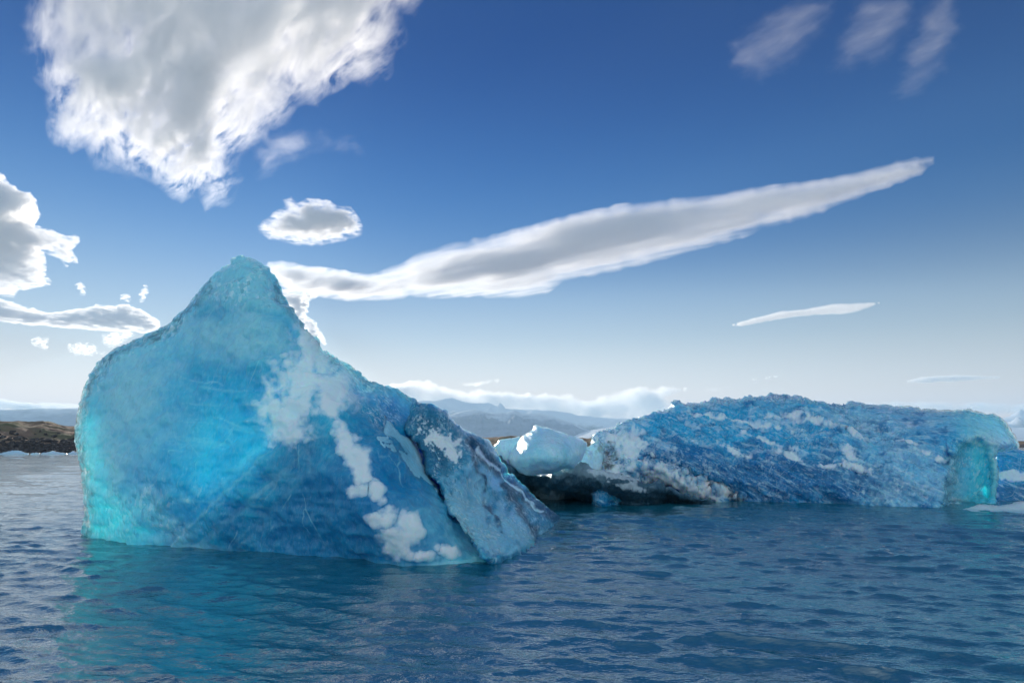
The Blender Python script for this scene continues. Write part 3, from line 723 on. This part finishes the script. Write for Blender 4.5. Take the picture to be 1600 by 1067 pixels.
def range_h(crest, Yc, span, z0=0, rough=.12, s=0, sc=500):
    cx_, cy_ = zip(*crest)
    def f(px, Y, X):
        top = np.interp(px, cx_, cy_); top = top+0.0
        H = (slope(top)*Yc+CAMH); t = (Y-Yc)/span
        w_ = np.where(t < 0, np.clip(1+t, 0, 1)**1.25, np.clip(1-t*1.2, 0, 1))
        rg = noise2(X/sc, Y/sc*.6, 6, s, True, .5)
        n = noise2(X/sc*3, Y/sc*2, 5, s+3)
        z = H*(w_+rough*(rg-.4)*np.sin(np.pi*np.clip(w_, 0, 1))*1.4)+H*rough*.10*n*smooth(.02, .2, w_)
        return z-14*(w_ <= .001), np.clip(w_*.6+.4*z/np.maximum(H, 1), 0, 2)
    return f
snow_c = [(-700, 655), (-200, 645), (0, 640), (120, 637.5), (300, 634), (520, 632), (600, 628), (651, 626), (678, 626), (695, 622.5), (708.5, 621), (718, 625), (728.7, 628.4), (745, 629),
          (762.5, 628.4), (770, 631), (776, 634.5), (781, 628.4), (786, 632), (789.5, 638), (830, 639.6), (865, 642), (891, 645), (901, 648.7), (948, 653), (995, 655), (1100, 657), (1300, 660),
          (1480, 662), (1540, 655), (1565, 650), (1583, 639), (1600, 645), (1640, 650), (1800, 655), (2200, 668)]
terrain('mountains', M_snow, -700, 2200, 900, np.linspace(6600, 10000, 90), range_h(snow_c, 9000, 2200, s=71, rough=.14, sc=420))
rock_c = [(-700, 690), (560, 690), (640, 672), (680, 655), (705, 648), (725, 642), (742, 639.6), (756, 643), (769, 644.6), (789.5, 644.6), (803, 639.6), (816.5, 646), (835, 646), (857, 648), (880.6, 656.4),
          (907.6, 668), (931, 676.7), (960, 690), (2200, 691)]
terrain('mountains', M_rock, 540, 980, 420, np.linspace(5200, 7400, 70), range_h(rock_c, 6500, 1200, s=91, rough=.20, sc=340))
left_c = [(-700, 650), (-200, 642), (0, 640), (20, 639), (60, 638), (118, 637), (200, 640), (320, 655), (450, 680), (560, 690)]
terrain('hills', M_rock, -700, 560, 400, np.linspace(4600, 7000, 50), range_h(left_c, 6000, 1300, s=111, rough=.10))
gl_c = [(840, 691), (880, 684), (920, 672), (960, 666), (1000, 664), (1300, 664), (1600, 668), (2200, 672)]
terrain('glacier', M_glac, 840, 2200, 300, np.linspace(4200, 6400, 40), range_h(gl_c, 5900, 1700, s=131, rough=.05))
# low plain between the shore and the mountains
t = NT('outwash_plain'); c = t.coords(); n = t.noise(c, .004, 6, .6)
b = t.bsdf(Base_Color=t.ramp(n, [(.4, (.10, .08, .065)), (.6, (.22, .22, .22))]), Roughness=.9); t.l(b.outputs[0], t.out.inputs[0])
terrain('plain', t.m, -900, 2500, 60, np.geomspace(800, 10400, 30), lambda px, Y, X: (1.0+0*px+.0*Y, 0*px))

# ------------------------------------------------------------------ HAZE
HAZE_TOP = 690
def box(name, lo, hi, mat):
    x0, y0, z0 = lo; x1, y1, z1 = hi
    V = [(x0, y0, z0), (x1, y0, z0), (x1, y1, z0), (x0, y1, z0), (x0, y0, z1), (x1, y0, z1), (x1, y1, z1), (x0, y1, z1)]
    F = [(3, 2, 1, 0), (4, 5, 6, 7), (0, 1, 5, 4), (1, 2, 6, 5), (2, 3, 7, 6), (3, 0, 4, 7)]
    return mesh_obj(name, V, F, mat, smooth_=False)
HAZE = True
if HAZE:
    t = NT('haze_air'); v = t.n('VolumePrincipled'); v.inputs['Color'].default_value = (.48, .76, 1.0, 1)
    v.inputs['Density'].default_value = 0.92e-4; v.inputs['Anisotropy'].default_value = .1
    t.l(v.outputs[0], t.out.inputs['Volume'])
    tag(box('haze', (-14500, -12000, -16), (14500, 12000, HAZE_TOP), t.m), kind='stuff')

# ------------------------------------------------------------------ CLOUDS
def cloud(outline, label, dens, alt=None, Yc=None, T=300, wT=60, sc=(1, 1, 1), rot=(0, 0, 0), nscale=.004, lo=.35, hi=.6, sp=12, rough=5, seed=0, g=.45,
          det=5, col=(1, 1, 1), name='cloud', group=None, cat='cloud', nrough=.6, dist=0.0, lump=0, step=.35, pw=1.3, core=None):
    v, f, e, b_ = tri(outline, sp, rough, seed); x, y = v[:, 0], v[:, 1]
    Y = np.full(len(v), float(Yc)) if Yc else alt/slope(y)
    r = np.clip(e/wT, 0, 1); th = T*.5*(r*r*(3-2*r))**(pw*.5)+T*.004
    if core: th = th*(1+sum(k_*blobs(x, y, [q_], 1.6, .4, 40, seed) for k_, q_ in core))
    if lump: th = th*(1+lump*noise2(x/30, y/30, 4, seed+2))
    th[e < 1e-3] = 0; onb = e < 1e-3; inner = np.where(~onb)[0]; idx = np.arange(len(v)); idx[inner] = len(v)+np.arange(len(inner))
    V = np.vstack([P(x, y, Y-th), P(x, y, Y+th)[inner]])
    a = v[f[:, 1]]-v[f[:, 0]]; c = v[f[:, 2]]-v[f[:, 0]]; fl = (a[:, 0]*c[:, 1]-a[:, 1]*c[:, 0]) > 0
    ff = f.copy(); ff[fl] = ff[fl][:, ::-1]
    FA_ = np.vstack([ff, idx[ff][:, ::-1]])
    t = NT('cloud_vapour'); c_ = t.coords(sc, rot)
    n = t.noise(c_, nscale, det, nrough, dist)
    big = t.mapr(t.noise(c_, nscale*.4, 3, .5), .36, .62, .45, 1.7)
    d = t.math('MULTIPLY', t.math('MULTIPLY', t.mapr(n, lo, hi), dens), big)
    vs_ = t.n('VolumeScatter'); vs_.inputs['Color'].default_value = (*col, 1); vs_.inputs['Anisotropy'].default_value = g
    t.l(d, vs_.inputs['Density']); t.l(vs_.outputs[0], t.out.inputs['Volume'])
    t.m.cycles.volume_step_rate = step
    o = mesh_obj(name, V, FA_, t.m, center=V.mean(0))
    return tag(o, label, cat, group)

CL = True
if CL:
    # (1) the big fibrous cloud
    cloud([(45, 0), (-10, -60), (30, -160), (700, -160), (720, -60), (680, 0), (632, 25), (634, 55), (618, 95), (610, 130), (575, 130), (540, 140), (500, 152), (470, 175), (445, 200),
           (430, 215), (395, 230), (385, 262), (400, 285), (395, 303), (350, 318), (310, 312), (260, 305), (200, 280), (150, 262), (110, 245), (75, 215), (60, 190), (75, 160), (55, 120), (38, 80), (35, 40)],
          'big feathery white and grey cloud at the top left', .020, alt=1500, T=420, wT=150, pw=2.0, sc=(.26, 1.0, 1.0), rot=(0, 0, .94), nscale=.0085, lo=.41, hi=.66, seed=1, rough=16, nrough=.72, dist=.3, det=7, step=.2)
    cloud([(400, 352), (420, 335), (445, 322), (440, 312), (455, 308), (465, 318), (480, 309), (510, 312), (535, 322), (548, 324), (560, 340), (571, 352), (565, 366), (540, 378), (500, 385), (460, 384), (420, 374), (405, 364)],
          'small oval grey-centred cloud hovering above the iceberg peak', .03, alt=1300, T=260, wT=60, nscale=.016, lo=.36, hi=.62, pw=1.8, sp=6, rough=3, seed=2, core=[(1.2, (500, 340, 60, 28, 0))])
    # (3) long lens cloud
    cloud([(408, 409), (440, 406), (480, 413), (530, 420), (575, 429), (600, 421), (622, 411), (645, 398), (668, 390), (695, 382), (740, 372), (800, 358), (850, 345), (900, 332), (960, 320), (1040, 310),
           (1120, 302), (1200, 288), (1280, 280), (1340, 268), (1400, 252), (1450, 243), (1492, 236), (1470, 250), (1450, 262), (1440, 275), (1400, 290), (1370, 300), (1320, 318), (1270, 340), (1200, 358), (1150, 375),
           (1060, 400), (1000, 415), (940, 430), (880, 440), (855, 460), (800, 467), (740, 465), (690, 468), (640, 465), (600, 470), (555, 472), (490, 466), (450, 460), (430, 440)],
          'long white wing-shaped cloud stretching up to the right', .012, alt=1400, T=480, wT=60, pw=1.7, sc=(.22, 1, 1), rot=(0, 0, .66), nscale=.009, lo=.28, hi=.62, nrough=.60, sp=9, rough=2.5, seed=3, det=4, core=[(2.2, (500, 435, 90, 18, 8)), (.9, (880, 375, 160, 30, -18))])
    cloud([(420, 440), (455, 455), (500, 460), (486, 474), (480, 490), (490, 500), (502, 515), (514, 528), (513, 548), (495, 535), (470, 512), (440, 480)],
          'bright ragged cloud edge beside the right side of the iceberg peak', .05, alt=1100, T=260, wT=20, nscale=.02, lo=.42, hi=.6, sp=3, rough=6, seed=4)
    cloud([(-120, 240), (-40, 250), (0, 268), (25, 290), (58, 312), (62, 335), (55, 352), (90, 360), (125, 370), (130, 385), (112, 390), (122, 412), (105, 420), (85, 400), (70, 395), (72, 430), (88, 444), (70, 450),
           (30, 452), (22, 465), (0, 462), (-60, 460), (-130, 440)],
          'puffy grey and white cloud cut by the left edge of the sky', .026, alt=1300, T=560, wT=70, nscale=.012, lo=.40, hi=.6, sp=7, rough=4, seed=5, nrough=.68, core=[(1.5, (0, 330, 60, 50, 0))])
    cloud([(-100, 462), (0, 466), (40, 478), (75, 488), (130, 482), (150, 476), (175, 478), (200, 474), (225, 485), (245, 498), (262, 506), (235, 520), (150, 518), (90, 512), (30, 506), (-100, 498)],
          'flat grey and white strip of cloud left of the iceberg peak', .028, alt=1200, T=420, wT=32, nscale=.014, lo=.38, hi=.45, sp=6, rough=2, seed=6)
    small_c = [([(113, 444), (125, 440), (136, 452), (134, 466), (124, 460)], 'tiny white cloud puff above the flat strip of cloud'),
               ([(183, 458), (200, 460), (212, 470), (202, 476), (188, 468)], 'tiny ragged puff just above the right end of the cloud strip'),
               ([(215, 468), (222, 448), (232, 444), (230, 458), (222, 474)], 'thin upright wisp at the right end of the cloud strip'),
               ([(48, 528), (60, 522), (78, 530), (80, 545), (66, 548), (52, 538)], 'faint small puff below the cloud strip on the left'),
               ([(106, 540), (125, 533), (150, 536), (153, 546), (165, 550), (160, 558), (130, 558), (108, 550)], 'small double-lobed white cloud close to the left shoulder of the iceberg'),
               ([(152, 520), (170, 515), (200, 516), (215, 520), (200, 530), (178, 545), (160, 540)], 'ragged cloud scrap hanging below the cloud strip')]
    for k, (o_, l_) in enumerate(small_c):
        cloud(o_, l_, .03, alt=1150, T=170, wT=11, nscale=.022, lo=.50, hi=.70, sp=3, rough=3.5, seed=20+k, group='small cloud puffs on the left')
    hz = [([(600, 598), (625, 600), (645, 596), (658, 592), (672, 596), (690, 603), (720, 606), (735, 610), (745, 606), (770, 612), (800, 612), (830, 614), (870, 618), (915, 614), (900, 620), (930, 630), (950, 640), (940, 655), (880, 660),
            (760, 655), (650, 650), (600, 640)], 'heaped white cloud bank behind the snowy mountains', .0018, 26000, 2500),
          ([(900, 630), (925, 622), (960, 612), (1000, 606), (1050, 603), (1085, 600), (1070, 612), (1040, 622), (1060, 632), (1040, 655), (980, 662), (900, 658)], 'pale spreading cloud left of the blue iceberg crest', .0017, 27000, 2500),
          ([(712, 600), (740, 596), (770, 592), (788, 591), (780, 598), (750, 603), (725, 604)], 'small flat cloud floating above the cloud bank', .003, 25000, 700),
          ([(-200, 612), (-60, 615), (0, 622), (40, 628), (125, 630), (180, 633), (180, 640), (0, 644), (-200, 644)], 'cream strip of cloud over the low left ridge', .003, 24000, 1800),
          ([(1085, 608), (1110, 605), (1155, 603), (1120, 612), (1090, 613)], 'faint streak of cloud over the left crest of the blue iceberg', .0015, 25000, 700),
          ([(1300, 632), (1400, 626), (1520, 627), (1700, 634), (1700, 650), (1400, 648)], 'cream strip of cloud low over the right iceberg', .002, 26000, 1500)]
    for k, (o_, l_, dn, Y_, T_) in enumerate(hz):
        cloud(o_, l_, dn, Yc=Y_, T=T_, wT=14, nscale=.0016, lo=.36, hi=.62, sp=3.5, rough=3.2 if k < 2 else 1.6, seed=30+k, lump=.4, nrough=.66)
    st = [([(1134, 509), (1180, 496), (1220, 486), (1260, 482), (1300, 475), (1345, 473), (1385, 471), (1355, 482), (1330, 490), (1270, 493), (1210, 500), (1160, 510)], 'thin straight streak of cloud in the middle right sky', .006),
          ([(1152, 596), (1180, 590), (1218, 586), (1214, 590), (1180, 595)], 'short thin streak just above the left crest of the blue iceberg', .006),
          ([(1402, 598), (1440, 588), (1490, 585), (1572, 587), (1560, 592), (1500, 596), (1440, 599)], 'low thin streak of cloud near the right edge', .005)]
    for k, (o_, l_, dn) in enumerate(st):
        cloud(o_, l_, dn, Yc=12600 if k else 9000, T=500 if k else 300, wT=5, nscale=.0015, sc=(.3, 1, 1), lo=.2, hi=.5, sp=2.5, rough=.7, seed=40+k, g=.3)
    ci = [([(1130, 115), (1130, 60), (1185, 15), (1260, -15), (1310, -10), (1300, 40), (1270, 80), (1225, 118), (1180, 134), (1150, 118)], 'faint feathery wisp, left of the three near the top right', .0006),
          ([(1285, 120), (1295, 80), (1320, 30), (1340, -15), (1440, -20), (1430, 40), (1405, 85), (1350, 112), (1305, 124)], 'faint slanting wisp, middle of the three near the top right', .0006),
          ([(1378, 156), (1400, 120), (1408, 70), (1440, 10), (1475, -20), (1505, -10), (1500, 60), (1478, 115), (1435, 150), (1395, 162)], 'faint slanting wisp, right of the three near the top right', .0006),
          ([(385, 262), (395, 225), (440, 200), (500, 200), (570, 215), (580, 240), (500, 245), (440, 265), (400, 285)], 'thin grey veil trailing below the big feathery cloud', .0022)]
    for k, (o_, l_, dn) in enumerate(ci):
        cloud(o_, l_, dn, alt=4500 if k < 3 else 1700, T=500 if k < 3 else 200, wT=30, sc=(.35, 1.2, 1) if k < 3 else (.5, 1, 1), rot=(0, 0, .82), nscale=.004 if k < 3 else .006, lo=.42, hi=.8, sp=8, rough=8, seed=50+k, det=8, nrough=.72, dist=.5, pw=2.5)
